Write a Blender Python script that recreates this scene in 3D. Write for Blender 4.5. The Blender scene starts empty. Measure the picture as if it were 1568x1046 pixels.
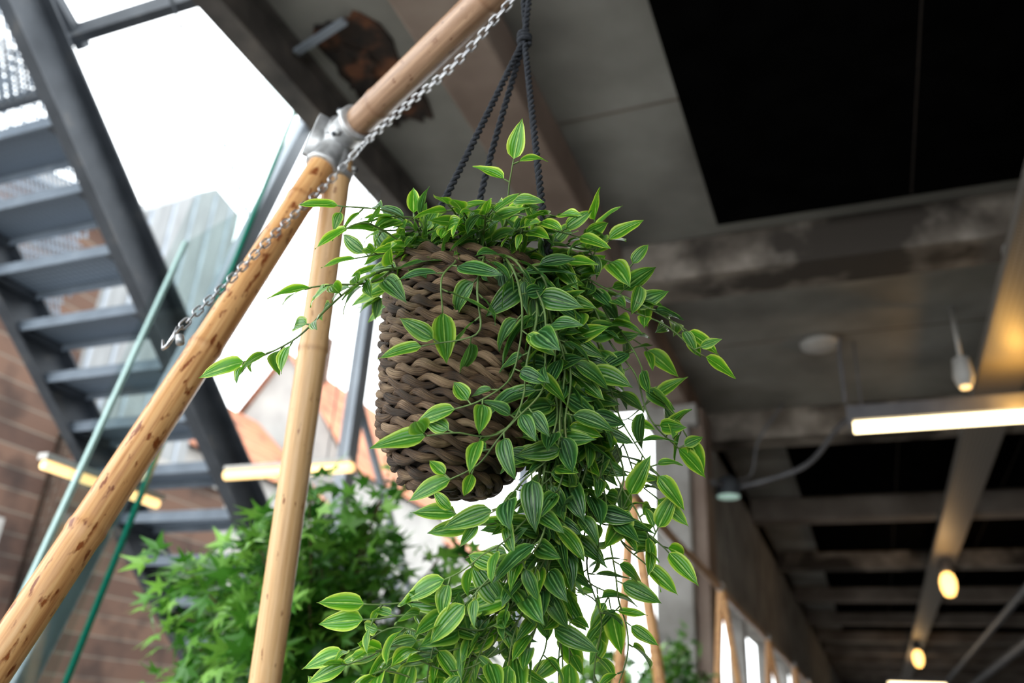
import bpy, math, random
from mathutils import Vector, Matrix
V=Vector
rnd=random.Random(7)
scene=bpy.context.scene
FLOOR=-1.5
# ------------------------------------------------------------------ materials
def newmat(name):
    m=bpy.data.materials.new(name); m.use_nodes=True
    nt=m.node_tree; b=nt.nodes['Principled BSDF']
    return m,nt,b
def node(nt,t,**k):
    n=nt.nodes.new(t)
    for a,v in k.items():
        setattr(n,a,v)
    return n
def ramp(nt,fac,stops):
    r=node(nt,'ShaderNodeValToRGB')
    el=r.color_ramp.elements
    while len(el)<len(stops): el.new(0.5)
    for e,(p,c) in zip(el,stops):
        e.position=p; e.color=(*c,1)
    nt.links.new(fac,r.inputs[0]); return r
def noise_mat(name,stops,scale=5,detail=6,rough=.8,bump=.0,metal=0,stretch=(1,1,1),bscale=None,distort=0.0,spec=.5,coord='Object',second=None):
    m,nt,b=newmat(name)
    tc=node(nt,'ShaderNodeTexCoord'); mp=node(nt,'ShaderNodeMapping')
    mp.inputs['Scale'].default_value=stretch
    nt.links.new(tc.outputs[coord],mp.inputs[0])
    n=node(nt,'ShaderNodeTexNoise'); n.inputs['Scale'].default_value=scale; n.inputs['Detail'].default_value=detail
    n.inputs['Distortion'].default_value=distort
    nt.links.new(mp.outputs[0],n.inputs['Vector'])
    r=ramp(nt,n.outputs[0],stops); outc=r.outputs[0]
    if second:   # dark blotchy stains on top: (scale, threshold, softness, colour)
        s,th,so,col=second
        n3=node(nt,'ShaderNodeTexNoise'); n3.inputs['Scale'].default_value=s; n3.inputs['Detail'].default_value=7
        nt.links.new(mp.outputs[0],n3.inputs['Vector'])
        r3=ramp(nt,n3.outputs[0],[(th-so,(1,1,1)),(th+so,(0,0,0))])
        mx=node(nt,'ShaderNodeMix',data_type='RGBA'); nt.links.new(r3.outputs[0],mx.inputs[0]); nt.links.new(outc,mx.inputs[6]); mx.inputs[7].default_value=(*col,1)
        outc=mx.outputs[2]
    nt.links.new(outc,b.inputs['Base Color'])
    b.inputs['Roughness'].default_value=rough; b.inputs['Metallic'].default_value=metal
    b.inputs['Specular IOR Level'].default_value=spec
    if bump:
        n2=node(nt,'ShaderNodeTexNoise'); n2.inputs['Scale'].default_value=bscale or scale*4; n2.inputs['Detail'].default_value=8
        nt.links.new(mp.outputs[0],n2.inputs['Vector'])
        bp=node(nt,'ShaderNodeBump'); bp.inputs['Strength'].default_value=bump; bp.inputs['Distance'].default_value=.01
        nt.links.new(n2.outputs[0],bp.inputs['Height']); nt.links.new(bp.outputs[0],b.inputs['Normal'])
    return m
def emis(name,col,s):
    m,nt,b=newmat(name)
    b.inputs['Base Color'].default_value=(*col,1)
    b.inputs['Emission Color'].default_value=(*col,1); b.inputs['Emission Strength'].default_value=s
    return m
M={}
M['ceil']=noise_mat('concrete_ceiling',[(.3,(.15,.145,.13)),(.46,(.225,.218,.198)),(.6,(.285,.278,.255)),(.75,(.41,.405,.38))],scale=1.6,detail=10,rough=.85,bump=.25,bscale=18,spec=.2)
M['beam']=noise_mat('brown_concrete',[(.3,(.12,.098,.082)),(.5,(.175,.147,.125)),(.7,(.25,.215,.185))],scale=2.4,detail=8,rough=.85,bump=.25,bscale=20,spec=.2)
M['beam2']=noise_mat('stained_concrete',[(.35,(.13,.11,.092)),(.5,(.20,.172,.145)),(.65,(.30,.265,.23))],scale=4.5,detail=9,rough=.85,bump=.3,bscale=20,spec=.2,second=(1.9,.46,.05,(.045,.038,.032)))
M['edgebeam']=noise_mat('edge_beam_concrete',[(.3,(.15,.11,.088)),(.5,(.22,.165,.135)),(.7,(.30,.24,.20))],scale=2.4,detail=8,rough=.85,bump=.25,bscale=20,spec=.2)
M['column']=noise_mat('column_concrete',[(.35,(.20,.19,.175)),(.5,(.31,.30,.28)),(.7,(.45,.44,.42))],scale=3,detail=8,rough=.85,bump=.3,bscale=20)
M['wall']=noise_mat('dark_plaster',[(.3,(.03,.028,.025)),(.7,(.06,.055,.05))],scale=2,rough=.9)
M['floor']=noise_mat('floor_screed',[(.3,(.08,.075,.07)),(.7,(.14,.13,.12))],scale=2,rough=.6)
M['black']=noise_mat('black_panel',[(.3,(.0015,.0015,.0015)),(.7,(.003,.003,.003))],scale=6,rough=1,spec=0)
M['steel']=noise_mat('painted_steel',[(.3,(.13,.16,.20)),(.6,(.18,.22,.27)),(.8,(.26,.29,.33))],scale=9,rough=.55,metal=.1,bump=.05)
M['darksteel']=noise_mat('dark_steel',[(.3,(.030,.036,.045)),(.6,(.052,.060,.072)),(.8,(.11,.105,.10))],scale=7,rough=.6,metal=.2,bump=.1)
M['edgesteel']=noise_mat('weathered_edge_steel',[(.3,(.05,.045,.042)),(.55,(.10,.088,.08)),(.8,(.18,.15,.13))],scale=7,rough=.7,metal=.1,bump=.1)
M['galv']=noise_mat('galvanised',[(.3,(.42,.43,.44)),(.7,(.70,.71,.72))],scale=60,rough=.42,metal=.6,bump=.08)
M['chain']=noise_mat('zinc_chain',[(.3,(.45,.46,.48)),(.7,(.75,.76,.78))],scale=40,rough=.3,metal=.9)
M['mullion']=noise_mat('mullion_paint',[(.3,(.20,.23,.27)),(.7,(.31,.35,.40))],scale=4,rough=.45)
M['rust']=noise_mat('rust_patch',[(.35,(.008,.006,.005)),(.5,(.028,.016,.01)),(.60,(.12,.045,.02)),(.75,(.20,.09,.04))],scale=9,detail=10,rough=.95,bump=.8,bscale=30)
M['rope']=noise_mat('black_cord',[(.3,(.008,.010,.015)),(.7,(.035,.04,.05))],scale=300,rough=.95,bump=.4)
M['soil']=noise_mat('moss_soil',[(.3,(.01,.008,.005)),(.7,(.05,.035,.02))],scale=80,rough=1,bump=.6)
M['liner']=noise_mat('basket_liner',[(.3,(.010,.007,.005)),(.7,(.025,.016,.01))],scale=40,rough=1)
M['stem']=noise_mat('vine_stem',[(.3,(.05,.09,.02)),(.6,(.12,.20,.05)),(.8,(.16,.13,.05))],scale=30,rough=.6)
M['twig']=noise_mat('twig_bark',[(.3,(.06,.035,.02)),(.7,(.16,.10,.06))],scale=25,rough=.9,bump=.3)
M['pave']=noise_mat('outdoor_paving',[(.3,(.25,.24,.22)),(.7,(.38,.36,.34))],scale=1.5,rough=.9)
M['render']=noise_mat('rendered_wall',[(.3,(.24,.23,.22)),(.7,(.34,.33,.31))],scale=1.5,rough=.9)
M['cladding']=noise_mat('grey_cladding',[(.3,(.16,.165,.17)),(.7,(.25,.26,.265))],scale=1.5,rough=.7,stretch=(1,6,1))
M['planter']=noise_mat('grey_planter',[(.3,(.10,.10,.10)),(.7,(.16,.16,.155))],scale=10,rough=.7)
M['lampbody']=noise_mat('lamp_housing',[(.3,(.10,.10,.11)),(.7,(.16,.16,.17))],scale=8,rough=.5,metal=.3)
M['whiteplastic']=noise_mat('off_white_plastic',[(.3,(.40,.39,.37)),(.7,(.5,.49,.46))],scale=8,rough=.5)
M['tube']=emis('warm_tube',(1,.80,.46),6)
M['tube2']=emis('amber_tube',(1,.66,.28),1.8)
M['bulb']=emis('warm_bulb',(1,.56,.16),4)
M['green_glow']=emis('spot_lens',(.55,.8,.7),.4)
def bamboo(name,c1,c2,c3,spots):
    m,nt,b=newmat(name)
    uv=node(nt,'ShaderNodeUVMap'); mp=node(nt,'ShaderNodeMapping'); mp.inputs['Scale'].default_value=(5,9,1)
    nt.links.new(uv.outputs[0],mp.inputs[0])
    n=node(nt,'ShaderNodeTexNoise'); n.inputs['Scale'].default_value=1.5; n.inputs['Detail'].default_value=6
    nt.links.new(mp.outputs[0],n.inputs['Vector'])
    r=ramp(nt,n.outputs[0],[(.3,c1),(.52,c2),(.72,c3)])
    mp2=node(nt,'ShaderNodeMapping'); mp2.inputs['Scale'].default_value=(26,4,1); nt.links.new(uv.outputs[0],mp2.inputs[0])
    n2=node(nt,'ShaderNodeTexNoise'); n2.inputs['Scale'].default_value=1.6; n2.inputs['Detail'].default_value=4; nt.links.new(mp2.outputs[0],n2.inputs['Vector'])
    r2=ramp(nt,n2.outputs[0],[(.28+spots,(.35,.17,.08)),(.36+spots,(1,1,1))])
    mx=node(nt,'ShaderNodeMix',data_type='RGBA',blend_type='MULTIPLY'); mx.inputs[0].default_value=1
    nt.links.new(r.outputs[0],mx.inputs[6]); nt.links.new(r2.outputs[0],mx.inputs[7])
    at=node(nt,'ShaderNodeAttribute',attribute_name='tone')
    mx2=node(nt,'ShaderNodeMix',data_type='RGBA',blend_type='MULTIPLY'); mx2.inputs[7].default_value=(.5,.34,.24,1)
    nt.links.new(at.outputs['Fac'],mx2.inputs[0]); nt.links.new(mx.outputs[2],mx2.inputs[6])
    nt.links.new(mx2.outputs[2],b.inputs['Base Color'])
    b.inputs['Roughness'].default_value=.38
    bp=node(nt,'ShaderNodeBump'); bp.inputs['Strength'].default_value=.15; bp.inputs['Distance'].default_value=.004
    nt.links.new(n2.outputs[0],bp.inputs['Height']); nt.links.new(bp.outputs[0],b.inputs['Normal'])
    return m
M['bamboo']=bamboo('bamboo_light',(.46,.20,.07),(.68,.36,.14),(.80,.50,.23),.07)
M['bamboo_pale']=bamboo('bamboo_pale',(.60,.34,.15),(.74,.46,.22),(.85,.58,.32),.0)
M['bamboo2']=bamboo('bamboo_brown',(.27,.15,.085),(.40,.24,.145),(.56,.36,.225),.03)
def wicker():
    m,nt,b=newmat('water_hyacinth')
    uv=node(nt,'ShaderNodeUVMap'); mp=node(nt,'ShaderNodeMapping'); mp.inputs['Scale'].default_value=(22,12,1)
    nt.links.new(uv.outputs[0],mp.inputs[0])
    n=node(nt,'ShaderNodeTexNoise'); n.inputs['Scale'].default_value=1.8; n.inputs['Detail'].default_value=5; nt.links.new(mp.outputs[0],n.inputs['Vector'])
    tc=node(nt,'ShaderNodeTexCoord')
    n2=node(nt,'ShaderNodeTexNoise'); n2.inputs['Scale'].default_value=55; n2.inputs['Detail'].default_value=3; nt.links.new(tc.outputs['Object'],n2.inputs['Vector'])
    at=node(nt,'ShaderNodeAttribute',attribute_name='tone')
    ad=node(nt,'ShaderNodeMath',operation='MULTIPLY_ADD'); ad.inputs[1].default_value=.42
    nt.links.new(at.outputs['Fac'],ad.inputs[0]); nt.links.new(n.outputs[0],ad.inputs[2])
    ad2=node(nt,'ShaderNodeMath',operation='MULTIPLY_ADD'); ad2.inputs[1].default_value=.6
    nt.links.new(n2.outputs[0],ad2.inputs[0]); nt.links.new(ad.outputs[0],ad2.inputs[2])
    dv=node(nt,'ShaderNodeMath',operation='MULTIPLY'); dv.inputs[1].default_value=.75
    nt.links.new(ad2.outputs[0],dv.inputs[0])
    r=ramp(nt,dv.outputs[0],[(.46,(.012,.006,.003)),(.62,(.052,.028,.013)),(.77,(.145,.083,.042)),(.92,(.34,.23,.135))])
    nt.links.new(r.outputs[0],b.inputs['Base Color']); b.inputs['Roughness'].default_value=.5
    bp=node(nt,'ShaderNodeBump'); bp.inputs['Strength'].default_value=1; bp.inputs['Distance'].default_value=.0018
    nt.links.new(n.outputs[0],bp.inputs['Height']); nt.links.new(bp.outputs[0],b.inputs['Normal'])
    return m
M['wicker']=wicker()
def leafmat():
    m,nt,b=newmat('variegated_leaf')
    uv=node(nt,'ShaderNodeUVMap'); sx=node(nt,'ShaderNodeSeparateXYZ'); nt.links.new(uv.outputs[0],sx.inputs[0])
    a=node(nt,'ShaderNodeMath',operation='MULTIPLY_ADD'); a.inputs[1].default_value=2; a.inputs[2].default_value=-1
    nt.links.new(sx.outputs[0],a.inputs[0])
    ab=node(nt,'ShaderNodeMath',operation='ABSOLUTE'); nt.links.new(a.outputs[0],ab.inputs[0])
    tc=node(nt,'ShaderNodeTexCoord'); n=node(nt,'ShaderNodeTexNoise'); n.inputs['Scale'].default_value=110; nt.links.new(tc.outputs['Object'],n.inputs['Vector'])
    nn=node(nt,'ShaderNodeMath',operation='MULTIPLY_ADD'); nn.inputs[1].default_value=.24; nt.links.new(n.outputs[0],nn.inputs[0]); nt.links.new(ab.outputs[0],nn.inputs[2])
    sb=node(nt,'ShaderNodeMath',operation='SUBTRACT'); sb.inputs[1].default_value=.12; nt.links.new(nn.outputs[0],sb.inputs[0])
    D=(.007,.043,.013); G=(.024,.108,.022); L=(.22,.39,.08)
    r=ramp(nt,sb.outputs[0],[(.0,(.15,.30,.10)),(.05,(.10,.23,.07)),(.10,D),(.28,(.012,.060,.018)),(.37,(.10,.25,.10)),(.46,(.015,.068,.02)),(.72,G),(.86,(.06,.21,.035)),(.96,L)])
    r2=ramp(nt,sb.outputs[0],[(.0,(.46,.66,.16)),(.05,(.25,.48,.04)),(.10,(.055,.23,.010)),(.58,(.09,.33,.012)),(.78,(.32,.55,.03)),(.92,(.60,.76,.10))])
    at=node(nt,'ShaderNodeAttribute',attribute_name='tone')
    mx=node(nt,'ShaderNodeMix',data_type='RGBA'); nt.links.new(at.outputs['Fac'],mx.inputs[0]); nt.links.new(r.outputs[0],mx.inputs[6]); nt.links.new(r2.outputs[0],mx.inputs[7])
    nt.links.new(mx.outputs[2],b.inputs['Base Color']); b.inputs['Roughness'].default_value=.28
    sn=node(nt,'ShaderNodeMath',operation='SINE'); ml=node(nt,'ShaderNodeMath',operation='MULTIPLY'); ml.inputs[1].default_value=22
    nt.links.new(ab.outputs[0],ml.inputs[0]); nt.links.new(ml.outputs[0],sn.inputs[0])
    bp=node(nt,'ShaderNodeBump'); bp.inputs['Strength'].default_value=.35; bp.inputs['Distance'].default_value=.0006
    nt.links.new(sn.outputs[0],bp.inputs['Height']); nt.links.new(bp.outputs[0],b.inputs['Normal'])
    tr=node(nt,'ShaderNodeBsdfTranslucent'); 
    br=node(nt,'ShaderNodeMix',data_type='RGBA',blend_type='ADD'); br.inputs[0].default_value=1; br.inputs[7].default_value=(.06,.17,.0,1)
    nt.links.new(mx.outputs[2],br.inputs[6]); nt.links.new(br.outputs[2],tr.inputs[0])
    ms=node(nt,'ShaderNodeMixShader'); ms.inputs[0].default_value=.27
    nt.links.new(b.outputs[0],ms.inputs[1]); nt.links.new(tr.outputs[0],ms.inputs[2]); nt.links.new(ms.outputs[0],nt.nodes['Material Output'].inputs[0])
    return m
M['leaf']=leafmat()
def bushmat():
    m,nt,b=newmat('maple_leaf_green')
    at=node(nt,'ShaderNodeAttribute',attribute_name='tone')
    r=ramp(nt,at.outputs['Fac'],[(0,(.014,.07,.008)),(.45,(.06,.23,.018)),(1,(.26,.54,.08))])
    nt.links.new(r.outputs[0],b.inputs['Base Color']); b.inputs['Roughness'].default_value=.38
    tr=node(nt,'ShaderNodeBsdfTranslucent'); nt.links.new(r.outputs[0],tr.inputs[0])
    ms=node(nt,'ShaderNodeMixShader'); ms.inputs[0].default_value=.33
    nt.links.new(b.outputs[0],ms.inputs[1]); nt.links.new(tr.outputs[0],ms.inputs[2]); nt.links.new(ms.outputs[0],nt.nodes['Material Output'].inputs[0])
    return m
M['bush']=bushmat()
def brickmat(name,c1,c2,mort,scale,rot=(0,0,0),bw=.5,rh=.25,ms_=.02):
    m,nt,b=newmat(name)
    tc=node(nt,'ShaderNodeTexCoord'); mp=node(nt,'ShaderNodeMapping'); mp.inputs['Rotation'].default_value=rot
    nt.links.new(tc.outputs['Object'],mp.inputs[0])
    bt=node(nt,'ShaderNodeTexBrick'); bt.inputs['Scale'].default_value=scale
    bt.inputs['Color1'].default_value=(*c1,1); bt.inputs['Color2'].default_value=(*c2,1); bt.inputs['Mortar'].default_value=(*mort,1)
    bt.inputs['Brick Width'].default_value=bw; bt.inputs['Row Height'].default_value=rh; bt.inputs['Mortar Size'].default_value=ms_
    nt.links.new(mp.outputs[0],bt.inputs['Vector'])
    n=node(nt,'ShaderNodeTexNoise'); n.inputs['Scale'].default_value=2.2; n.inputs['Detail'].default_value=9; nt.links.new(tc.outputs['Object'],n.inputs['Vector'])
    r=ramp(nt,n.outputs[0],[(.35,(.40,.38,.38)),(.5,(.95,.95,.95)),(.68,(1.0,.95,.9))])
    mx=node(nt,'ShaderNodeMix',data_type='RGBA',blend_type='MULTIPLY'); mx.inputs[0].default_value=1
    nt.links.new(bt.outputs[0],mx.inputs[6]); nt.links.new(r.outputs[0],mx.inputs[7]); nt.links.new(mx.outputs[2],b.inputs['Base Color']); b.inputs['Roughness'].default_value=.9
    return m
M['brick']=brickmat('old_brick',(.055,.027,.018),(.115,.062,.040),(.15,.13,.105),7,rot=(math.radians(-90),0,math.radians(-90)),bw=1.3,rh=.46,ms_=.05)
M['tiles']=brickmat('roof_tiles',(.36,.12,.055),(.48,.19,.095),(.20,.07,.035),2.6,rot=(math.radians(-90),0,math.radians(-90)),bw=.35,rh=.5)
def dot_mat(name,sc,stops,metal,rough):
    m,nt,b=newmat(name)
    tc=node(nt,'ShaderNodeTexCoord'); mp=node(nt,'ShaderNodeMapping'); mp.inputs['Scale'].default_value=(sc,sc,sc)
    nt.links.new(tc.outputs['Object'],mp.inputs[0])
    vo=node(nt,'ShaderNodeTexVoronoi'); vo.inputs['Randomness'].default_value=0; vo.inputs['Scale'].default_value=1
    nt.links.new(mp.outputs[0],vo.inputs['Vector'])
    r=ramp(nt,vo.outputs['Distance'],stops)
    nt.links.new(r.outputs[0],b.inputs['Base Color']); b.inputs['Metallic'].default_value=metal; b.inputs['Roughness'].default_value=rough
    return m
M['tray']=dot_mat('perforated_steel',34,[(.30,(.02,.018,.016)),(.38,(.26,.24,.22))],.3,.5)
M['grate']=dot_mat('step_grating',28,[(.2,(.25,.30,.36)),(.4,(.12,.15,.19))],.1,.5)
def glassmat():
    m,nt,b=newmat('thin_glass')
    tr=node(nt,'ShaderNodeBsdfTransparent'); tr.inputs[0].default_value=(.84,.91,.90,1)
    gl=node(nt,'ShaderNodeBsdfGlossy'); gl.inputs['Roughness'].default_value=.03; gl.inputs[0].default_value=(.9,1,.97,1)
    ms=node(nt,'ShaderNodeMixShader'); ms.inputs[0].default_value=.12
    nt.links.new(tr.outputs[0],ms.inputs[1]); nt.links.new(gl.outputs[0],ms.inputs[2]); nt.links.new(ms.outputs[0],nt.nodes['Material Output'].inputs[0])
    return m
M['glass']=glassmat()
m,nt,b=newmat('glass_edge_teal'); b.inputs['Base Color'].default_value=(.005,.18,.12,1); b.inputs['Roughness'].default_value=.15; M['edge']=m
m,nt,b=newmat('glass_edge_pale'); b.inputs['Base Color'].default_value=(.50,.66,.64,1); b.inputs['Roughness'].default_value=.2; M['edge2']=m

# ------------------------------------------------------------------ mesh builder
class MB:
    def __init__(s): s.v=[];s.f=[];s.m=[];s.t=[];s.uv=[];s.mats=[]
    def mi(s,k):
        if k not in s.mats: s.mats.append(k)
        return s.mats.index(k)
    def add(s,vs,fs,mat,tone=0.,uvs=None):
        o=len(s.v); s.v+= [tuple(v) for v in vs]
        s.t+= (tone if isinstance(tone,list) else [tone]*len(vs))
        s.uv+= (uvs if uvs else [(0,0)]*len(vs))
        i=s.mi(mat)
        for f in fs: s.f.append([o+k for k in f]); s.m.append(i)
    def box(s,lo,hi,mat):
        x0,y0,z0=lo;x1,y1,z1=hi
        vs=[(x0,y0,z0),(x1,y0,z0),(x1,y1,z0),(x0,y1,z0),(x0,y0,z1),(x1,y0,z1),(x1,y1,z1),(x0,y1,z1)]
        s.add(vs,[(0,3,2,1),(4,5,6,7),(0,1,5,4),(1,2,6,5),(2,3,7,6),(3,0,4,7)],mat)
    def bar(s,p,q,w,h,mat,up=(0,0,1)):
        p=V(p);q=V(q);d=(q-p).normalized();up=V(up)
        a=d.cross(up).normalized();b=a.cross(d).normalized()
        vs=[]
        for c in (p,q):
            for (i,j) in ((-1,-1),(1,-1),(1,1),(-1,1)): vs.append(c+a*i*w/2+b*j*h/2)
        s.add(vs,[(0,1,2,3),(7,6,5,4),(0,4,5,1),(1,5,6,2),(2,6,7,3),(3,7,4,0)],mat)
    def tube(s,pts,r,mat,n=8,tone=0.,closed=False,cap=True,flat=None):
        pts=[V(p) for p in pts]; N=len(pts)
        rs=r if isinstance(r,list) else [r]*N
        ts=tone if isinstance(tone,list) else [tone]*N
        T=[]
        for i in range(N):
            a=pts[(i-1)%N] if (closed or i>0) else pts[i]
            b=pts[(i+1)%N] if (closed or i<N-1) else pts[i]
            d=(b-a); T.append(d.normalized() if d.length>1e-9 else V((0,0,1)))
        u=T[0].orthogonal().normalized(); vs=[];tt=[];uvs=[];L=0
        for i in range(N):
            if i: L+=(pts[i]-pts[i-1]).length
            u=(u-T[i]*u.dot(T[i])).normalized(); w=T[i].cross(u)
            for k in range(n):
                a=2*math.pi*k/n
                vs.append(pts[i]+(u*math.cos(a)+w*math.sin(a))*rs[i]); tt.append(ts[i]); uvs.append((L,abs(k/n-.5)*2))
        fs=[]
        for i in range(N if closed else N-1):
            j=(i+1)%N
            for k in range(n): fs.append((i*n+k,i*n+(k+1)%n,j*n+(k+1)%n,j*n+k))
        if cap and not closed:
            fs.append(tuple(range(n))[::-1]); fs.append(tuple((N-1)*n+k for k in range(n)))
        s.add(vs,fs,mat,tt,uvs)
    def obj(s,name,smooth=True,bevel=0,parent=None):
        me=bpy.data.meshes.new(name); me.from_pydata(s.v,[],s.f)
        for k in s.mats: me.materials.append(M[k])
        me.polygons.foreach_set('material_index',s.m)
        a=me.attributes.new('tone','FLOAT','POINT'); a.data.foreach_set('value',[float(x) for x in s.t])
        uvl=me.uv_layers.new(name='UVMap'); fl=[]
        for l in me.loops: fl+=s.uv[l.vertex_index]
        uvl.data.foreach_set('uv',fl)
        if smooth: me.polygons.foreach_set('use_smooth',[True]*len(me.polygons))
        me.update()
        o=bpy.data.objects.new(name,me); bpy.context.collection.objects.link(o)
        if bevel:
            md=o.modifiers.new('bev','BEVEL'); md.width=bevel; md.segments=2; md.limit_method='ANGLE'
        if parent: o.parent=parent
        return o
def empty(name,loc=(0,0,0)):
    e=bpy.data.objects.new(name,None); e.empty_display_size=.1; bpy.context.collection.objects.link(e); return e
def smoothpath(P,step):
    P=[V(p) for p in P]
    if len(P)<3:
        n=max(2,int((P[1]-P[0]).length/step)); return [P[0].lerp(P[1],i/n) for i in range(n+1)]
    out=[]
    Q=[P[0]*2-P[1]]+P+[P[-1]*2-P[-2]]
    for i in range(1,len(Q)-2):
        a,b,c,d=Q[i-1],Q[i],Q[i+1],Q[i+2]
        n=max(2,int((c-b).length/step))
        for k in range(n):
            t=k/n
            out.append(.5*((2*b)+(c-a)*t+(2*a-5*b+4*c-d)*t*t+(3*b-a-3*c+d)*t**3))
    out.append(P[-1]); return out
def mm(s): return [tuple(float(x)/1000 for x in p.split()) for p in s.split('|')]

# ------------------------------------------------------------------ room shell
def box_obj(name,lo,hi,mat,bevel=0):
    b=MB(); b.box(lo,hi,mat); return b.obj(name,smooth=False,bevel=bevel)
box_obj('floor',(-1.9,-3,FLOOR-.2),(4.2,33,FLOOR),'floor')
box_obj('outdoor_ground',(-40,-20,FLOOR-.4),(-1.9,60,FLOOR-.02),'pave')
b=MB(); b.box((-1.15,-3,2.4),(4.3,33,2.65),'ceil'); b.box((-1.8,-3,2.4),(-1.15,6.3,2.65),'ceil')
for y in (1.2,2.75,5.2,7.7,10.2): b.box((-1.0,y,2.397),(4.2,y+.012,2.401),'beam')
b.obj('ceiling',smooth=False)
box_obj('wall_right',(4.2,-3,FLOOR),(4.35,33,2.4),'wall')
box_obj('wall_far',(-1.15,33,FLOOR),(4.3,33.2,2.4),'wall')
b=MB(); b.box((-1.2,6.12,1.08),(-1.0,33,2.4),'column'); b.box((-1.2,6.12,FLOOR),(-1.0,33,-.75),'column')
for y in [8.2,10.3,12.4,14.5,16.6,18.7,20.8,22.9,25,27.1,29.2]: b.box((-1.17,y,-.75),(-1.03,y+.2,1.08),'column')
b.obj('wall_left',smooth=False)
b=MB(); b.box((-1.8,-3.15,FLOOR),(4.3,-3,-.5),'wall'); b.box((-1.8,-3.15,2.0),(4.3,-3,2.4),'wall')  # unseen rear wall, wide openings shaped to let in fill light
for x in (-1.8,-.4,1.2,2.8,4.15): b.box((x,-3.15,-.5),(x+.15,-3,2.0),'wall')
b.obj('wall_rear',smooth=False)
BEAMS=[-1.6,3.82,6.45,9.1,11.8,14.5,17.2,19.9,22.6,25.3,28,30.6]
for i,y in enumerate(BEAMS):
    box_obj('concrete_ceiling_beam',(-1.0,y,2.17),(4.2,y+.28,2.4),'beam2' if i in(1,2,4) else 'beam',bevel=.012)
box_obj('concrete_edge_beam',(-1.26,-3,2.19),(-1.0,33,2.4),'edgebeam',bevel=.015)
b=MB(); b.box((-1.27,5.72,FLOOR),(-1.02,6.12,2.2),'column'); b.box((-1.02,5.78,FLOOR),(-.92,6.12,2.2),'edgebeam')
b.box((-1.32,5.67,2.05),(-.95,6.17,2.2),'column')
b.obj('concrete_column',smooth=False,bevel=.012)
for (y0,y1) in [(.4,3.64),(7.0,8.85),(9.7,11.6),(12.4,14.3),(15.1,17.0),(17.8,19.7)]:
    b=MB(); b.box((-.47,y0,2.33),(4.1,y1,2.395),'black')
    x=.4
    while x<4: b.box((x,y0,2.328),(x+.006,y1,2.331),'liner'); x+=.9
    b.obj('black_acoustic_panel',smooth=False,bevel=.004)
b=MB(); outl=[]; cx,cy=-1.60,2.24
for k in range(40):
    a=2*math.pi*k/40; rx=.14*(1+.12*rnd.uniform(-1,1)); ry=.30*(1+.09*rnd.uniform(-1,1))
    ca,sa=math.cos(a),math.sin(a); q=(abs(ca)**7+abs(sa)**7)**(-1/7)
    outl.append((cx+rx*ca*q,cy+ry*sa*q))
N=len(outl)
vs=[(x,y,2.402) for x,y in outl]+[(x,y,2.390) for x,y in outl]
b.add(vs,[tuple(range(N,2*N))[::-1]]+[(k,(k+1)%N,N+(k+1)%N,N+k) for k in range(N)],'rust')
for k in range(16):
    x=cx+rnd.uniform(-.08,.08);y=cy+rnd.uniform(-.2,.2);b.bar((x,y,2.388),(x+rnd.uniform(-.06,.06),y+rnd.uniform(.04,.1),2.384),.05,.012,'rust')
b.obj('rusted_ceiling_plate',smooth=False)
b=MB(); b.bar((-1.82,2.0,2.36),(-1.55,1.92,2.36),.03,.018,'mullion'); b.bar((-1.55,1.92,2.36),(-1.55,1.92,2.4),.04,.04,'mullion'); b.obj('ceiling_bracket',smooth=False,bevel=.002)
b=MB(); X=-1.90
b.box((X,-3,2.20),(X+.10,6.3,2.215),'edgesteel'); b.box((X+.04,-3,2.215),(X+.055,6.3,2.4),'edgesteel'); b.box((X,-3,2.4),(X+.1,6.3,2.42),'edgesteel')
y=-2.5
while y<6: b.box((X,y,2.215),(X+.045,y+.012,2.4),'edgesteel'); y+=.8
b.obj('steel_edge_channel',smooth=False,bevel=.003)
b=MB(); b.bar((-2.1,3.16,FLOOR),(-2.1,3.16,2.2),.06,.08,'mullion',up=(0,1,0)); b.box((-2.12,3.16,.32),(-2.08,5.4,.36),'mullion')
b.bar((-2.1,5.35,FLOOR),(-2.1,5.35,2.2),.06,.08,'mullion',up=(0,1,0)); b.box((-2.13,3.1,2.16),(-1.905,5.4,2.20),'mullion')
b.bar((-2.09,3.2,1.35),(-2.09,4.1,.35),.03,.03,'mullion')
b.obj('window_1',smooth=False,bevel=.004)
b=MB(); b.bar((-2.17,1.39,FLOOR),(-2.15,2.55,2.6),.05,.07,'mullion',up=(0,1,0)); b.bar((-2.15,2.52,2.50),(-1.91,2.52,2.44),.05,.05,'mullion'); b.obj('leaning_steel_post',smooth=False,bevel=.006)
def pane(name,quad,th,edge_keys):
    b=MB(); q=[V(p) for p in quad]
    b.add(q,[(0,1,2,3)],'glass')
    for i,k in enumerate(edge_keys):
        if k: b.bar(q[i],q[(i+1)%4],.014,.014,k,up=(1,0,0))
    return b.obj(name,smooth=False)
pane('glass_balustrade_pane',[(-2.1,1.63,-1.5),(-2.1,2.42+.03,2.83),(-2.1,2.05,2.3),(-2.1,1.38,-1.5)],.012,['edge',None,None,None])
pane('glass_balustrade_pane',[(-2.12,1.60,-1.5),(-2.12,2.24,1.86),(-2.12,1.98,1.54),(-2.12,1.38,-1.5)],.012,[None,None,'edge2',None])
b=MB(); p=smoothpath(mm('-2451 1895 2745|-2488 2443 2336|-2534 3023 1857'),.05); b.tube(p,.005,'darksteel',n=5)
for q in p[::2]: b.tube([q+V((0,-.006,.004)),q+V((0,.012,-.008))],.010,'darksteel',n=5)
b.obj('hanging_steel_cable')

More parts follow.
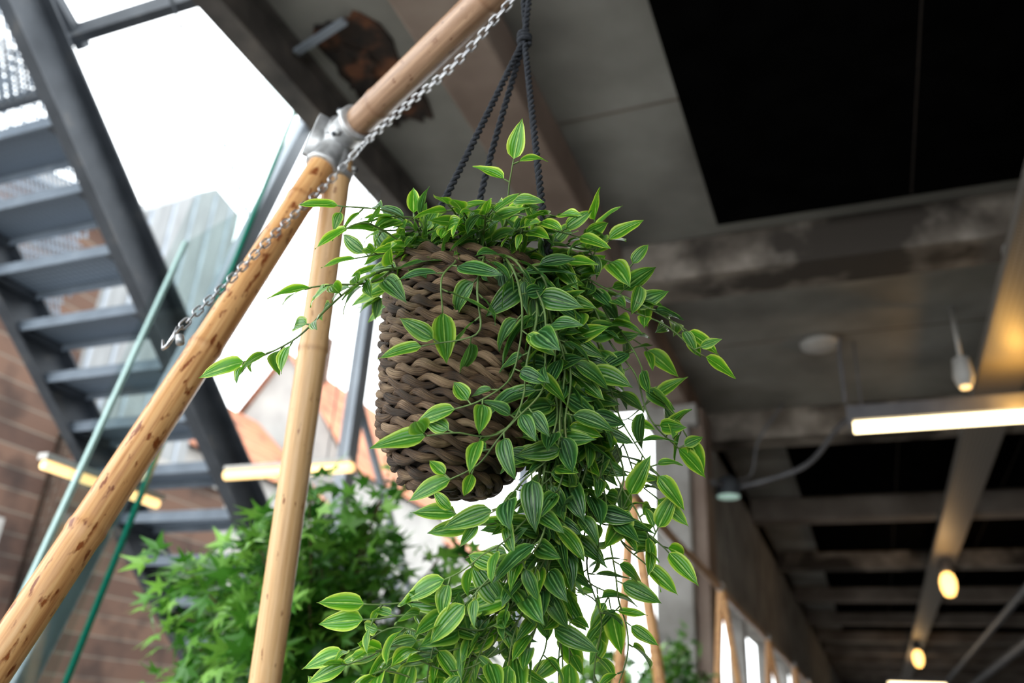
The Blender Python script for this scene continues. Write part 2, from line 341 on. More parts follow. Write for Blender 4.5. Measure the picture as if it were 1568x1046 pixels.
# ------------------------------------------------------------------ exterior staircase
b=MB()
sl=(.97-2.71)/(3.76-1.66)
def zs(y): return 2.71+(y-1.66)*sl
for x in (-3.05,-3.9):
    y0,y1=.3,6.6
    b.bar((x,y0,zs(y0)),(x,y1,zs(y1)),.012,.22,'darksteel')
    for s in(-1,1):
        d=V((0,1,sl)).normalized(); nn=V((0,-d.z,d.y))*s*.11
        b.bar(V((x+.03,y0,zs(y0)))+nn,V((x+.03,y1,zs(y1)))+nn,.07,.012,'darksteel')
y=2.124
while y<6.3:
    z=zs(y)+.02
    b.box((-3.88,y-.13,z),(-3.07,y+.13,z+.012),'grate')
    b.box((-3.88,y-.135,z-.035),(-3.07,y-.125,z+.02),'steel'); b.box((-3.88,y+.125,z-.035),(-3.07,y+.135,z+.02),'steel')
    b.box((-3.88,y-.13,z-.04),(-3.84,y+.13,z),'darksteel'); b.box((-3.11,y-.13,z-.04),(-3.07,y+.13,z),'darksteel')
    y+=.232
h=1.05; y0,y1=.3,2.95; step=.055
y=y0-h
while y<y1:
    for sgn in (1,-1):
        pts=[]
        for k in range(15):
            f=k/14; yy=(y+h*f*.9) if sgn>0 else (y+h*(1-f*.9))
            if y0<=yy<=y1: pts.append((-3.9,yy,zs(yy)+.12+h*f))
        if len(pts)>1: b.tube([pts[0],pts[-1]],.0065,'steel',n=4,cap=False)
    y+=step
b.tube([(-3.9,y0,zs(y0)+.12+h),(-3.9,y1,zs(y1)+.12+h)],.015,'darksteel')
x0,x1,y0,y1,zl=-3.86,-3.09,.35,1.99,2.52
s=x0-(y1-y0)
while s<x1:
    for sg in (1,-1):
        pts=[(xx,(y0+(xx-s)*1.0) if sg>0 else (y1-(xx-s)*1.0),zl) for xx in [x0+(x1-x0)*k/20 for k in range(21)]]
        pts=[q for q in pts if y0<=q[1]<=y1]
        if len(pts)>1: b.tube([pts[0],pts[-1]],.006,'steel',n=4,cap=False)
    s+=.05
b.bar((x0,y1,zl),(x1,y1,zl),.02,.07,'darksteel'); b.bar((x0,y0,zl),(x1,y0,zl),.02,.07,'darksteel')
b.bar((-3.1,1.94,2.78),(-1.9,1.94,2.78),.05,.08,'darksteel'); b.bar((-3.9,1.2,3.25),(-1.9,1.2,3.25),.06,.09,'darksteel')
b.bar((-3.05,1.0,3.3),(-3.05,2.0,2.75),.05,.05,'darksteel')
b.obj('steel_staircase',smooth=False)

# ------------------------------------------------------------------ neighbouring buildings
b=MB(); b.box((-9,0.2,FLOOR),(-7,5.6,4.6),'brick')
b.box((-7.03,4.75,.5),(-6.98,5.3,1.5),'render'); b.box((-6.99,4.81,.56),(-6.97,5.24,1.44),'darksteel')
b.box((-9.1,.1,4.6),(-6.9,5.65,4.75),'render')
b.obj('brick_building',smooth=False)
b=MB(); b.box((-7.15,5.68,FLOOR),(-6.85,7.9,2.4),'brick'); b.box((-7.18,5.66,2.4),(-6.8,7.95,2.48),'render'); b.obj('brick_garden_wall',smooth=False)
b=MB(); vs=[(-7.3,5.7,FLOOR),(-7.3,7.6,FLOOR),(-7.3,7.6,6.2),(-7.3,7.1,6.3),(-7.3,5.7,4.9)]
vs+=[(-9.5,y,z) for _,y,z in vs]; b.add(vs,[(0,1,2,3,4),(9,8,7,6,5)]+[(k,k+5,(k+1)%5+5,(k+1)%5) for k in range(5)],'cladding')
y=5.9
while y<7.6: b.box((-7.33,y,FLOOR),(-7.29,y+.04,min(6.2,4.9+(y-5.7))),'mullion'); y+=.3
b.obj('clad_annex_building',smooth=False)
def house(name,x,y0,y1,eave,ridge,wall,roof='tiles'):
    b=MB(); b.box((x-5,y0,FLOOR),(x,y1,eave),wall)
    b.add([(x+.2,y0-.2,eave),(x+.2,y1+.2,eave),(x-2.5,y1+.2,ridge),(x-2.5,y0-.2,ridge),(x-5.2,y0-.2,eave),(x-5.2,y1+.2,eave)],[(0,1,2,3),(3,2,5,4)],roof)
    b.add([(x,y0,eave),(x-2.5,y0,ridge),(x-5,y0,eave)],[(0,1,2)],wall); b.add([(x,y1,eave),(x-5,y1,eave),(x-2.5,y1,ridge)],[(0,1,2)],wall)
    yy=y0+.8
    while yy<y1-1:
        for z in (.3,2.6):
            if z+1.3<eave: b.box((x-.02,yy,z),(x+.03,yy+.8,z+1.3),'darksteel')
        yy+=1.7
    b.bar((x-2.2,y0+1,ridge-.5),(x-2.2,y0+1,ridge+.9),.5,.5,'brick',up=(0,1,0))
    b.obj(name,smooth=False)
house('tiled_roof_house',-12,12.2,17.2,4.8,7.2,'render')
house('tiled_roof_house',-12,18.2,24,6.0,9.6,'render')
house('tiled_roof_house',-12,24.6,33,5.2,7.0,'render')

# ------------------------------------------------------------------ cable tray, lamps
b=MB(); b.box((.78,-3,2.08),(1.03,30,2.088),'tray'); b.box((.775,-3,2.08),(.782,30,2.15),'tray'); b.box((1.028,-3,2.08),(1.035,30,2.15),'tray')
for x in (.83,.88,.93,.97): b.tube([(x,-3,2.10),(x,30,2.10)],.011,'lampbody',n=6)
for y in BEAMS:
    if y<29: b.box((.775,y+.1,2.15),(1.035,y+.16,2.17),'galv')
b.obj('cable_tray',smooth=False)
def strip_lamp(x0,x1,y,z,top,col='tube',rods=None):
    b=MB(); b.box((x0,y-.06,z+.03),(x1,y+.06,z+.12),'lampbody'); b.box((x0-.01,y-.065,z-.02),(x0+.02,y+.065,z+.125),'lampbody'); b.box((x1-.02,y-.065,z-.02),(x1+.01,y+.065,z+.125),'lampbody')
    b.tube([(x0+.02,y,z),(x1-.02,y,z)],.036,col,n=12)
    for x in rods or (x0+.08,x1-.08): b.tube([(x,y,z+.1),(x,y,top)],.007,'lampbody',n=6)
    return b.obj('fluorescent_strip_lamp',smooth=False)
strip_lamp(.04,1.55,5.36,1.83,2.40)
strip_lamp(.3,1.5,22,1.50,2.40)
b=MB(); b.box((-2.38,2.70,.925),(-1.78,2.74,.94),'whiteplastic'); b.tube([(-2.38,2.72,.905),(-1.78,2.72,.905)],.02,'tube2',n=10)  # added glowing tube standing in for a strip lamp's reflection in the glass
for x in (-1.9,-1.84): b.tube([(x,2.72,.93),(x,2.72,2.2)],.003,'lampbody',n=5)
b.obj('lamp_reflection_tube',smooth=False)
b=MB(); b.box((-2.31,1.80,.69),(-2.27,2.31,.71),'whiteplastic'); b.tube([(-2.29,1.81,.675),(-2.29,2.3,.675)],.015,'tube2',n=10); b.bar((-2.29,2.05,.71),(-2.18,2.05,.74),.03,.02,'lampbody'); b.obj('lamp_reflection_tube',smooth=False)  # second added tube, modelled in place of a warm reflection on the glass
def bulb_lamp(x,y,z,k=1.4):
    b=MB(); b.tube([(x,y,2.08),(x,y,z+.16*k)],.008,'lampbody',n=6)
    prof=[(.03,.17),(.05,.15),(.055,.08),(.055,.07)]
    b.tube([(x,y,z+h*k) for r,h in prof],[r*k for r,h in prof],'lampbody',n=14)
    prof=[(.02,.07),(.045,.05),(.06,.0),(.056,-.06),(.035,-.11),(.006,-.12)]
    b.tube([(x,y,z+h*k) for r,h in prof],[r*k for r,h in prof],'bulb',n=14)
    b.obj('pendant_bulb_lamp')
bulb_lamp(.90,10.8,1.82); bulb_lamp(.86,19.0,1.80,1.6)
b=MB(); x,y,z=.66,5.0,1.98
b.tube([(x,y,2.4),(x,y,z+.1)],.012,'whiteplastic',n=8)
prof=[(.02,.1),(.045,.09),(.05,.03),(.055,-.02),(.04,-.07),(.005,-.085)]
b.tube([(x,y,z+h) for r,h in prof],[r for r,h in prof],'whiteplastic',n=14); b.tube([(x,y,z-.04),(x,y,z-.088)],[.03,.028],'tube2',n=12)
b.obj('ceiling_spot_lamp')
b=MB(); prof=[(.02,0),(.11,-.005),(.125,-.02),(.12,-.045),(.09,-.06),(.01,-.065)]
b.tube([(-.08,5.27,2.40+h) for r,h in prof],[r for r,h in prof],'whiteplastic',n=28)
b.tube(smoothpath([(-.05,5.27,2.38),(.04,5.22,2.37),(.03,5.26,2.30),(.03,5.28,1.97)],.02),.014,'lampbody',n=6)
b.obj('ceiling_disc_lamp')
b=MB(); b.tube([(-.93,6.0,1.72),(-.83,6.17,1.72)],.02,'lampbody'); prof=[(.03,.09),(.075,.06),(.095,-.01),(.095,-.06)]
b.tube([(-.83,6.2,1.72+h) for r,h in prof],[r for r,h in prof],'darksteel',n=16); b.tube([(-.83,6.2,1.662),(-.83,6.2,1.652)],[.08,.08],'green_glow',n=16)
b.tube(smoothpath([(-.83,6.2,1.77),(-.738,6.228,1.735),(-.293,6.13,1.828),(-.05,5.701,1.93),(.05,5.45,1.93)],.03),.018,'lampbody',n=6)
b.tube(smoothpath([(-.83,6.2,1.77),(-.68,6.345,1.85),(-.60,6.3,2.10),(-.40,6.3,2.38)],.03),.010,'lampbody',n=6)
b.obj('column_spotlight')
b=MB()
for x,r,z in ((1.9,.05,2.0),(2.6,.09,1.98)): b.tube([(x,-3,z),(x,30,z)],r,'lampbody',n=12)
b.obj('ceiling_conduits')
ld=bpy.data.lights.new('warm_lamp','POINT'); ld.energy=6; ld.color=(1,.52,.10); ld.shadow_soft_size=.04
lo=bpy.data.objects.new('tray_uplight',ld); lo.location=(.97,5.12,1.88); bpy.context.collection.objects.link(lo)
for y in (10.6,19.2,23):
    ld=bpy.data.lights.new('warm_lamp','POINT'); ld.energy=6; ld.color=(1,.62,.28); ld.shadow_soft_size=.06
    lo=bpy.data.objects.new('bulb_light',ld); lo.location=(.88,y-.2,1.62); bpy.context.collection.objects.link(lo)

# ------------------------------------------------------------------ bamboo frames
def pole(b,p,q,r,mat,nodes,seed):
    rr=random.Random(seed); p=V(p);q=V(q);L=(q-p).length; n=max(20,int(L/.006))
    ax=(q-p).normalized(); o1=ax.orthogonal().normalized()
    nd=[];s=rr.uniform(.05,nodes)
    while s<L: nd.append(s); s+=nodes*rr.uniform(.8,1.2)
    pts=[];rs=[];ts=[]
    for i in range(n+1):
        s=L*i/n
        k=min([abs(s-x) for x in nd] or [1])
        r_=r*(1+.012*math.sin(s*9+seed)); t=0
        if k<.016: r_+= r*.08*math.exp(-(k/.006)**2); t=.55*math.exp(-(k/.0025)**2)
        pts.append(p+ax*s+o1*.004*math.sin(s*3+seed)); rs.append(r_); ts.append(t)
    b.tube(pts,rs,mat,n=20,tone=ts)
J=V((-.669,.866,.811)); RD=V((.878,-.478,.028)).normalized(); J2=J+RD*1.6
f1=V((-1.057,.193,FLOOR)); f2=V((-.807,1.173,FLOOR))
root=empty('bamboo_plant_frame')
b=MB(); pole(b,J+(f1-J).normalized()*.035,f1,.0200,'bamboo',.27,3); b.obj('leg_1',parent=root)
b=MB(); pole(b,J+(f2-J).normalized()*.035,f2,.0205,'bamboo_pale',.45,5); b.obj('leg_2',parent=root)
b=MB(); pole(b,J+RD*.02,J2,.0225,'bamboo2',.22,8); b.obj('ridge_pole',parent=root)
b=MB(); pole(b,J2,(.35,-.55,FLOOR),.0195,'bamboo',.3,11); b.obj('leg_3',parent=root)
b=MB(); pole(b,J2,(1.05,.62,FLOOR),.0195,'bamboo',.3,12); b.obj('leg_4',parent=root)
b=MB()
for d,r in ((RD,.0255),((f1-J).normalized(),.0225),((f2-J).normalized(),.0225)):
    a0,a1=(.0,.055) if r>.024 else (.012,.065)
    b.tube([J+d*(a0-.002),J+d*a0,J+d*(a0+.006),J+d*(a0+.008),J+d*(a1-.01),J+d*(a1-.008),J+d*a1,J+d*(a1+.001)],[r*.9,r*1.12,r*1.12,r,r,r*1.15,r*1.15,r*.98],'galv',n=20)
    o=d.orthogonal().normalized(); o2=d.cross(o)
    for oo in(o,o2,-o):
        c=J+d*(a1-.022)+oo*r; b.tube([c,c+oo*.007],.006,'galv',n=6); b.tube([c+oo*.007,c+oo*.010],.0035,'darksteel',n=8)
b.tube([J+V((-.03,.01,.0)),J+V((.012,-.01,.012))],[.018,.024],'galv',n=14)
b.bar(J+V((-.012,-.02,.025)),J+V((-.02,-.03,-.05)),.014,.03,'galv')
b.obj('clamp_fitting',parent=root,bevel=.0)
b=MB(); d=RD
b.tube([J2-d*.05,J2+d*.02],.026,'galv',n=18); b.obj('clamp_fitting_far',parent=root)
root2=empty('bamboo_plant_frame')
b=MB(); pole(b,(-.74,2.85,.82),(-.78,12,.82),.02,'bamboo2',.3,21)
k=22
for y in (2.95,5.0,7.4,9.8,12):
    pole(b,(-.74,y,.82),(-.42,y+.05,FLOOR),.0195,'bamboo',.3,k); pole(b,(-.74,y,.82),(-.90,y-.02,FLOOR),.0195,'bamboo',.3,k+1); k+=2
    b.tube([(-.74,y-.04,.82),(-.74,y+.04,.82)],.026,'galv',n=12)
b.obj('poles_and_clamps',parent=root2)

# ------------------------------------------------------------------ chain
b=MB(); path=smoothpath(mm('-200 620 800|-307 673 784|-402 726 764|-505 780 762|-597 828 756|-641 818 690|-661 765 589|-686 721 490|-694 688 430|-703 675 401'),.002)
acc=0; nxt=0; k=0
for i in range(1,len(path)):
    acc+=(path[i]-path[i-1]).length
    if acc>=nxt:
        nxt+=.0118
        T=(path[i]-path[i-1]).normalized(); up=V((.35,-.6,.7)); a=T.cross(up).normalized(); c=a.cross(T).normalized()
        ang=math.radians(45+(90 if k%2 else 0)); w=a*math.cos(ang)+c*math.sin(ang)
        pts=[]
        for j in range(16):
            t=2*math.pi*j/16; cx_=math.cos(t);sx=math.sin(t)
            pts.append(path[i]+T*(.0035*(1 if cx_>0 else -1)+.0042*cx_)+w*.0042*sx)
        b.tube(pts,.0012,'chain',n=6,closed=True); k+=1
e=path[-1]
b.tube([e+V((0,0,.006)),e+V((.002,-.004,-.006)),e+V((-.004,-.004,-.018)),e+V((-.014,0,-.020)),e+V((-.018,0,-.008))],[.002,.0022,.0022,.0022,.001],'chain',n=8)
b.tube([e+V((.006,.0,-.006)),e+V((.01,.0,-.016))],.005,'galv',n=8)
b.obj('steel_chain',parent=root)

# ------------------------------------------------------------------ hanging planter
planter=empty('hanging_basket_planter')
C=V((-.317,.648,.395)); B=V((-.330,.662,.198)); AX=(B-C).normalized(); H=(B-C).length
e1=V((.931,.364,0)); e1=(e1-AX*e1.dot(AX)).normalized(); e3=AX.cross(e1).normalized()
def rad(h):
    s=h/H
    r=.0845-.018*s**1.3
    if s>.74: r-=.023*((s-.74)/.26)**2
    if s<.08: r-=.002*(1-s/.08)
    return r
b=MB(); rows=17
for i in range(rows):
    h=.004+(H-.008)*i/(rows-1); R0=rad(h)-.006
    n=int(2*math.pi*R0/.0028); turns=round(2*math.pi*R0/.044); ph=rnd.uniform(0,6.28)
    for s in (0,math.pi):
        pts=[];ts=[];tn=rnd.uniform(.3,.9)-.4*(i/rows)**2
        for k in range(n):
            a=2*math.pi*k/n; th=-a*turns+ph+s
            rr=R0+.0032*math.cos(th)+.0009*math.sin(a*3+i); hh=h+.0040*math.sin(th)+.0011*math.sin(a*5+i)
            pts.append(C+AX*hh+(e1*math.cos(a)+e3*math.sin(a))*rr)
            ts.append(min(1,max(0,tn+.38*math.sin(a*7.3+i*2.1+s)*math.sin(a*2.7+i)+.2*math.sin(a*turns*.5+i*3+s))))
        rl=[.0038+.0006*math.sin(a_*13+i*3+s*2) for a_ in [2*math.pi*k/n for k in range(n)]]
        b.tube(pts,rl,'wicker',n=8,tone=ts,closed=True)
for i in range(4):
    R0=max(.006,rad(H)-.013-.0125*i)
    n=max(20,int(2*math.pi*R0/.0036)); turns=max(3,round(2*math.pi*R0/.036))
    for s in (0,math.pi):
        pts=[]
        for k in range(n):
            a=2*math.pi*k/n; th=-a*turns+s
            pts.append(C+AX*(H+.001+.0036*math.sin(th))+(e1*math.cos(a)+e3*math.sin(a))*(R0+.004*math.cos(th)))
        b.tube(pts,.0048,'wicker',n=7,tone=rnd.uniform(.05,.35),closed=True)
b.obj('woven_basket',parent=planter)
b=MB(); n=40; hs=[.0,.02,.06,.1,.14,.17,H-.006,H-.004]
vs=[];fs=[]
for j,h in enumerate(hs):
    r=(rad(h)-.009) if j<len(hs)-1 else .001
    for k in range(n):
        a=2*math.pi*k/n; vs.append(C+AX*h+(e1*math.cos(a)+e3*math.sin(a))*r)
for j in range(len(hs)-1):
    for k in range(n): fs.append((j*n+k,j*n+(k+1)%n,(j+1)*n+(k+1)%n,(j+1)*n+k))
b.add(vs,fs,'liner')
vs=[C+AX*.015]+[C+AX*.015+(e1*math.cos(2*math.pi*k/n)+e3*math.sin(2*math.pi*k/n))*(rad(.015)-.009) for k in range(n)]
b.add(vs,[(0,1+k,1+(k+1)%n) for k in range(n)],'soil'); b.obj('liner_and_soil',parent=planter)
def cord(b,path,r,pitch=.016):
    pts=smoothpath(path,.0018); T=(pts[-1]-pts[0]).normalized(); u=T.orthogonal().normalized(); w=T.cross(u)
    for s in range(2):
        L=0;q=[]
        for i,p in enumerate(pts):
            if i: L+=(p-pts[i-1]).length
            a=2*math.pi*L/pitch+s*math.pi; q.append(p+(u*math.cos(a)+w*math.sin(a))*r*.52)
        b.tube(q,r*.58,'rope',n=6)
b=MB(); K=V((-.286,.665,.709))
RX=V((-.285,.657,.823))
cord(b,[K,(-.284,.667,.773),RX+V((.003,.006,-.028))],.0036); cord(b,[K+V((.003,0,0)),(-.292,.671,.773),RX+V((-.003,.002,-.028))],.0036)
cord(b,[K,(-.344,.625,.479),(-.366,.606,.40)],.0036); cord(b,[K,(-.330,.678,.517),(-.345,.70,.40)],.0036); cord(b,[K,(-.241,.633,.442),(-.232,.628,.40)],.0036)
pts=[K+V((.006*math.cos(a),.006*math.sin(a),.014*(a/18-.5))) for a in [x*.4 for x in range(46)]]; b.tube(pts,.003,'rope',n=6)
o1=RD.orthogonal().normalized(); o2=RD.cross(o1)
for d in (-.004,.004): b.tube([RX+RD*d+(o1*math.cos(a)+o2*math.sin(a))*.0265 for a in [x*math.pi/12 for x in range(24)]],.0032,'rope',n=6,closed=True)
b.obj('hanging_cords',parent=planter)

def leaf(b,base,d,nrm,L,W,tone,droop=.25,fold=.25):
    d=d.normalized(); nrm=(nrm-d*nrm.dot(d)); nrm=nrm.normalized() if nrm.length>1e-4 else d.orthogonal().normalized()
    sd=d.cross(nrm).normalized(); S=10; US=(-1,-.6,-.25,0,.25,.6,1); nu=len(US); vs=[];uvs=[];p=V(base);dd=d.copy();nn=nrm.copy()
    tw=rnd.uniform(-.3,.3); wv=rnd.uniform(0,6)
    for i in range(S+1):
        s=i/S
        w=W*.5*(math.sin(math.pi*min(1,s**.66))**.85)*(1-.12*s) if 0<s<1 else 0.0
        if s>.85: w*=.7
        for u in US:
            vs.append(p+sd*u*w+nn*(abs(u)**1.2*w*fold+.0006*math.sin(s*9+wv+u*2)*abs(u))); uvs.append((u*.5+.5,s))
        if i<S:
            p=p+dd*(L/S)
            rot=Matrix.Rotation(-droop/S*1.2,3,sd); dd=rot@dd; nn=rot@nn
            r2=Matrix.Rotation(tw/S,3,dd); sd=r2@sd; nn=r2@nn
    fs=[]
    for i in range(S):
        for k in range(nu-1): fs.append((i*nu+k,i*nu+k+1,(i+1)*nu+k+1,(i+1)*nu+k))
    b.add(vs,fs,'leaf',tone,uvs)
FR=V((.364,-.931,0))
def vine(b,pts,spacing=.0165,size=1.0,fresh=.25,bias=FR,term=True,start=.0,jit=.75):
    P=smoothpath(pts,.004)
    L=sum((P[i]-P[i-1]).length for i in range(1,len(P)))
    n=len(P)
    ph=rnd.uniform(0,6)
    Q=[]
    for i,p in enumerate(P):
        Q.append(p+V((math.sin(i*.35+ph),math.cos(i*.31+ph*2),math.sin(i*.27+ph*3)))*.0022)
    b.tube(Q,[.0013*(1-.5*i/n) for i in range(n)],'stem',n=5)
    acc=0;nxt=start*L+.008;k=rnd.randint(0,1)
    for i in range(1,n):
        acc+=(Q[i]-Q[i-1]).length
        if acc>=nxt:
            nxt+=spacing*rnd.uniform(.7,1.35); k+=1
            T=(Q[i]-Q[i-1]).normalized()
            out=V((Q[i].x-C.x,Q[i].y-C.y,0)); out=out.normalized() if out.length>.001 else FR
            nr=(out*.35+V((0,0,.45))+bias*.5+V((-.35,0,0))+V([rnd.uniform(-1,1) for _ in range(3)])*jit).normalized()
            sd=T.cross(nr)
            sd=(sd.normalized() if sd.length>.05 else T.orthogonal())*(1 if k%2 else -1)
            ang=math.radians(rnd.uniform(35,85))
            d=T*math.cos(ang)+sd*math.sin(ang)+V((0,0,rnd.uniform(-.25,.25)))+V([rnd.uniform(-1,1) for _ in range(3)])*.25
            d.normalize()
            f=i/n
            tone=max(0,min(1,fresh*rnd.uniform(0,1.3)+(.35 if f>.85 else 0)+(rnd.random()<.12)*.5))
            Ls=.036*size*rnd.uniform(.7,1.25)*(1-.25*(f>.9))
            pe=Q[i]+d*.006; b.tube([Q[i],pe],.0008,'stem',n=4,cap=False)
            leaf(b,pe,d,nr,Ls,Ls*rnd.uniform(.40,.56),tone,droop=rnd.uniform(.0,.8),fold=rnd.uniform(.1,.5))
    if term:
        T=(Q[-1]-Q[-3]).normalized(); nr=(bias+V((-.2,0,.4))+V([rnd.uniform(-1,1) for _ in range(3)])*.2)
        leaf(b,Q[-1],T,nr,.040*size,.019*size,min(1,fresh+.45),droop=.2,fold=.25)
b=MB()
vines=[
('-295 630 403|-273 611 435|-257 592 462|-253 584 475',.95,.9,.020),
('-327 617 401|-348 586 422|-359 558 421|-376 539 421|-392 522 417',.85,.6,.015),
('-341 593 390|-357 558 400|-365 532 396|-376 521 384',.85,.8,.016),
('-342 584 385|-359 553 360|-379 542 341|-393 534 321|-416 527 292|-443 524 276|-460 520 270',1.0,.75,.013),
('-355 562 368|-371 544 344|-384 531 336|-399 515 330',.95,.8,.013),
('-287 633 404|-253 646 430|-222 661 427|-201 655 431|-193 644 436',.95,.7,.017),
('-271 628 402|-234 647 420|-206 661 417|-184 663 429',.95,.4,.015),
('-275 638 404|-229 653 412|-190 671 409|-163 676 397|-158 685 384',.95,.4,.017),
('-270 640 405|-230 657 404|-190 673 382|-159 683 363|-135 699 351|-125 706 346',.95,.5,.015),
('-264 643 402|-226 665 391|-197 686 349|-176 704 308|-159 719 267|-143 737 244',.95,.35,.015),
('-264 645 399|-229 667 385|-209 687 337|-193 708 285|-176 726 240|-157 732 219',.95,.35,.015),
('-264 645 399|-236 667 379|-225 686 325|-214 708 268|-200 724 223|-179 737 192|-174 751 168|-155 755 152',.95,.4,.017),
('-263 594 381|-242 569 354|-238 576 332|-238 588 296|-248 589 262|-265 579 243|-285 574 236',.95,.15,.017),
('-284 585 383|-269 565 363|-266 560 328|-268 562 299|-284 560 289|-309 554 280',.95,.15,.022),
('-268 592 383|-238 579 362|-224 594 321|-221 604 277|-238 597 231|-263 588 202|-292 588 180',1.0,.1,.017),
('-259 616 389|-230 607 360|-219 635 290|-224 643 223|-247 627 186|-273 618 160|-295 610 157',1.0,.1,.017),
('-259 616 400|-225 645 359|-223 677 251|-238 683 178|-261 670 137|-281 668 100|-291 672 59|-311 672 20',1.0,.25,.018),
('-259 626 400|-226 669 358|-222 710 232|-234 727 165|-249 731 120|-248 746 67|-256 752 26',1.05,.3,.018),
('-255 620 384|-226 632 314|-231 645 212|-257 643 147|-284 629 129|-310 627 111',1.1,.2,.019),
('-265 626 400|-229 650 298|-235 669 185|-260 672 111|-289 664 79|-338 641 83|-377 626 81',1.0,.45,.018),
('-265 636 400|-232 660 345|-234 689 288|-242 719 175|-232 744 134|-212 758 122|-208 767 106',1.05,.5,.018),
('-265 626 400|-228 645 330|-232 650 249|-249 668 152|-283 677 80|-321 661 58|-355 644 63|-381 640 50|-396 637 43',1.0,.5,.018),
('-305 587 384|-294 556 361|-289 539 327|-294 547 307',1.1,.15,.025),
('-265 636 400|-232 665 340|-231 686 274|-219 717 197|-203 734 177|-186 730 199',1.0,.3,.017),
('-265 626 400|-230 645 330|-232 660 252|-249 688 135|-275 702 63|-284 718 23',1.05,.2,.018),
('-262 608 379|-231 595 335|-239 597 253|-253 596 220|-283 574 215|-308 567 208',1.15,.12,.020),
('-262 636 400|-232 660 350|-223 684 285|-204 707 230|-222 729 148|-218 759 91|-229 769 38',1.05,.35,.018),
('-262 636 400|-230 655 330|-231 676 222|-271 668 132|-311 657 98|-331 657 57|-340 670 23',1.1,.3,.018),
('-264 645 400|-278 677 419|-239 728 396|-215 765 344|-206 782 294|-172 776 309',1,.3,.016),
('-264 645 400|-226 728 409|-196 744 376|-173 756 350',1,.3,.016),
]
for i,(s,size,fresh,sp) in enumerate(vines): vine(b,mm(s),spacing=sp,size=size,fresh=fresh,jit=.35 if i in (0,3,4) else .75)
for idx in (9,10,11,16,17,20,21,23,24,26,27,15,16,19,21,24,27,8,21,19,17,24,16,27,18):
    s,size,fresh,sp=vines[idx]; off=V((rnd.uniform(-.025,.03),rnd.uniform(-.01,.04),rnd.uniform(-.03,.015)))
    pts=[V(p) for p in mm(s)]; pts=[pts[0]]+[p+off*(.4+.6*i/len(pts)) for i,p in enumerate(pts[1:],1)]
    if rnd.random()<.3: pts=pts[:-1]
    vine(b,pts,spacing=sp*1.15,size=size*.95,fresh=fresh)
for k in range(62):
    a=rnd.uniform(0,2*math.pi); r0=rnd.uniform(.01,.06); r1=rnd.uniform(.06,.118)
    di=V((math.cos(a),math.sin(a),0)); hh=rnd.uniform(.0,.042)
    p0=C+di*r0; p1=C+di*(r0+r1)*.5+V((0,0,hh)); p2=C+di*r1+V((0,0,hh*rnd.uniform(.3,1)-.005))
    vine(b,[p0,p1,p2],spacing=.012,size=.82,fresh=.45,start=.1)
b.obj('trailing_vines',parent=planter)

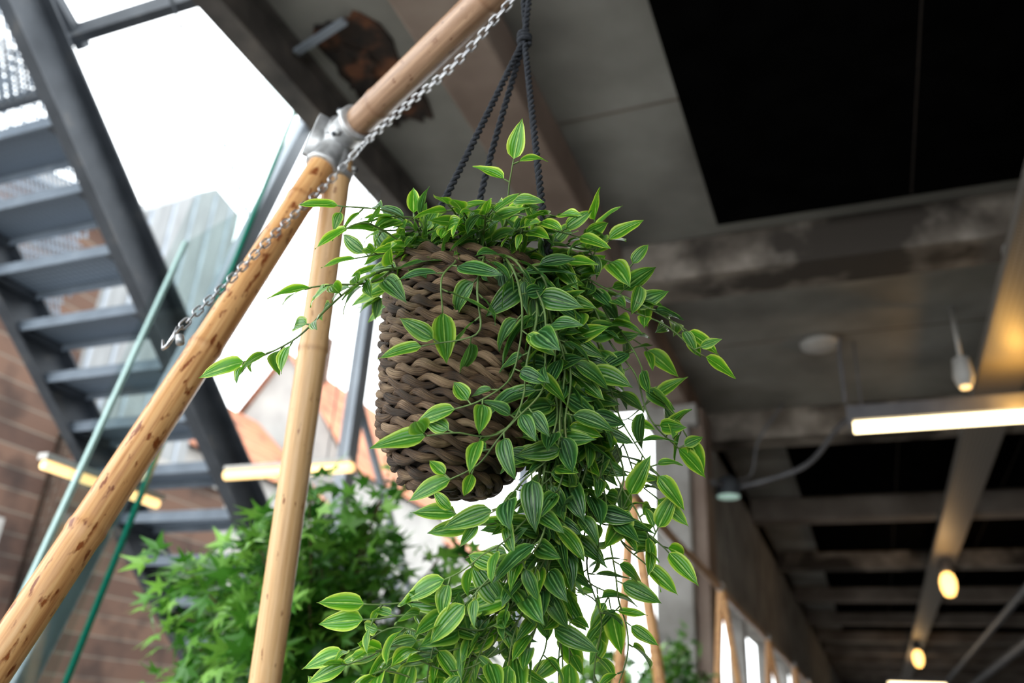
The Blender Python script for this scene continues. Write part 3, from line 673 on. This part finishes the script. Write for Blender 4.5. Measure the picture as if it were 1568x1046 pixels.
# ------------------------------------------------------------------ potted bushes
def maple(b,base,d,nrm,L,tone):
    d=d.normalized(); nrm=(nrm-d*nrm.dot(d)).normalized(); sd=d.cross(nrm)
    o=[]
    for ang,r in ((-150,.12),(-112,.52),(-80,.26),(-52,.82),(-24,.34),(0,1.0),(24,.34),(52,.82),(80,.26),(112,.52),(150,.12)):
        a=math.radians(ang); o.append(base+(d*math.cos(a)+sd*math.sin(a))*r*L*.8-nrm*(r**2)*L*.18+d*L*.2)
    c=base+d*L*.2+nrm*.002
    b.add([c]+o,[(0,i,i+1) for i in range(1,11)],'bush',tone)
def bush(name,c,rx,rz,n,L,seed,pot):
    rr=random.Random(seed); c=V(c); b=MB()
    base=V((c.x,c.y,FLOOR+.35))
    tp=smoothpath([base,base.lerp(c,.5)+V((.02,.03,0)),c],.05)
    b.tube(tp,.02,'twig',n=8)
    tips=[]
    for k in range(90):
        d=V([rr.gauss(0,1) for _ in range(3)]).normalized(); r=rr.uniform(.6,1)
        t=c+V((d.x*rx*r,d.y*rx*r,d.z*rz*r)); st=c.lerp(base,rr.uniform(0,.2))
        p=smoothpath([st,st.lerp(t,.5)+V((0,0,.04)),t],.03); b.tube(p,[.005*(1-.7*i/len(p)) for i in range(len(p))],'twig',n=5); tips.append(p)
    for k in range(n):
        p=rr.choice(tips); q=p[int(len(p)*rr.uniform(.4,.999))]+V([rr.gauss(0,.032) for _ in range(3)])
        out=(q-c).normalized()
        nr=out*.6+V((-.1,-.35,.5))+V([rr.uniform(-1,1) for _ in range(3)])*.5
        d=out+V([rr.uniform(-1,1) for _ in range(3)])*.8+V((0,0,-.2))
        maple(b,q,d,nr,L*rr.uniform(.7,1.25),max(0,min(1,rr.gauss(.5,.32))))
    prof=[(.13,0),(.15,.02),(.19,.38),(.2,.4),(.185,.4),(.18,.36),(.01,.35)]
    b.tube([(c.x,c.y,FLOOR+h) for r,h in prof],[r for r,h in prof],'planter',n=28)
    b.obj(name,smooth=False)
bush('potted_maple_bush',(-1.14,1.74,.15),.40,.43,4600,.066,5,True)
bush('potted_maple_bush',(-1.0,4.1,.14),.42,.34,1500,.08,6,True)

# ------------------------------------------------------------------ world, camera
w=bpy.data.worlds.new('overcast'); scene.world=w; w.use_nodes=True
bg=w.node_tree.nodes['Background']; bg.inputs[0].default_value=(.94,.98,1,1); bg.inputs[1].default_value=5.0
cam=bpy.data.cameras.new('camera'); cam.sensor_width=36; cam.lens=1302/1568*36; cam.clip_start=.02
co=bpy.data.objects.new('camera',cam); bpy.context.collection.objects.link(co)
Rr=V((.93,.3637,.0535)).normalized(); Fw=V((-.3514,.8367,.4199)).normalized(); Uu=Rr.cross(Fw).normalized(); Rr=Fw.cross(Uu).normalized()
mt=Matrix(((Rr.x,Uu.x,-Fw.x,0),(Rr.y,Uu.y,-Fw.y,0),(Rr.z,Uu.z,-Fw.z,0),(0,0,0,1))); co.matrix_world=mt
cam.dof.use_dof=True; cam.dof.focus_distance=.74; cam.dof.aperture_fstop=4.5
scene.camera=co
scene.view_settings.view_transform='Standard'; scene.view_settings.exposure=0
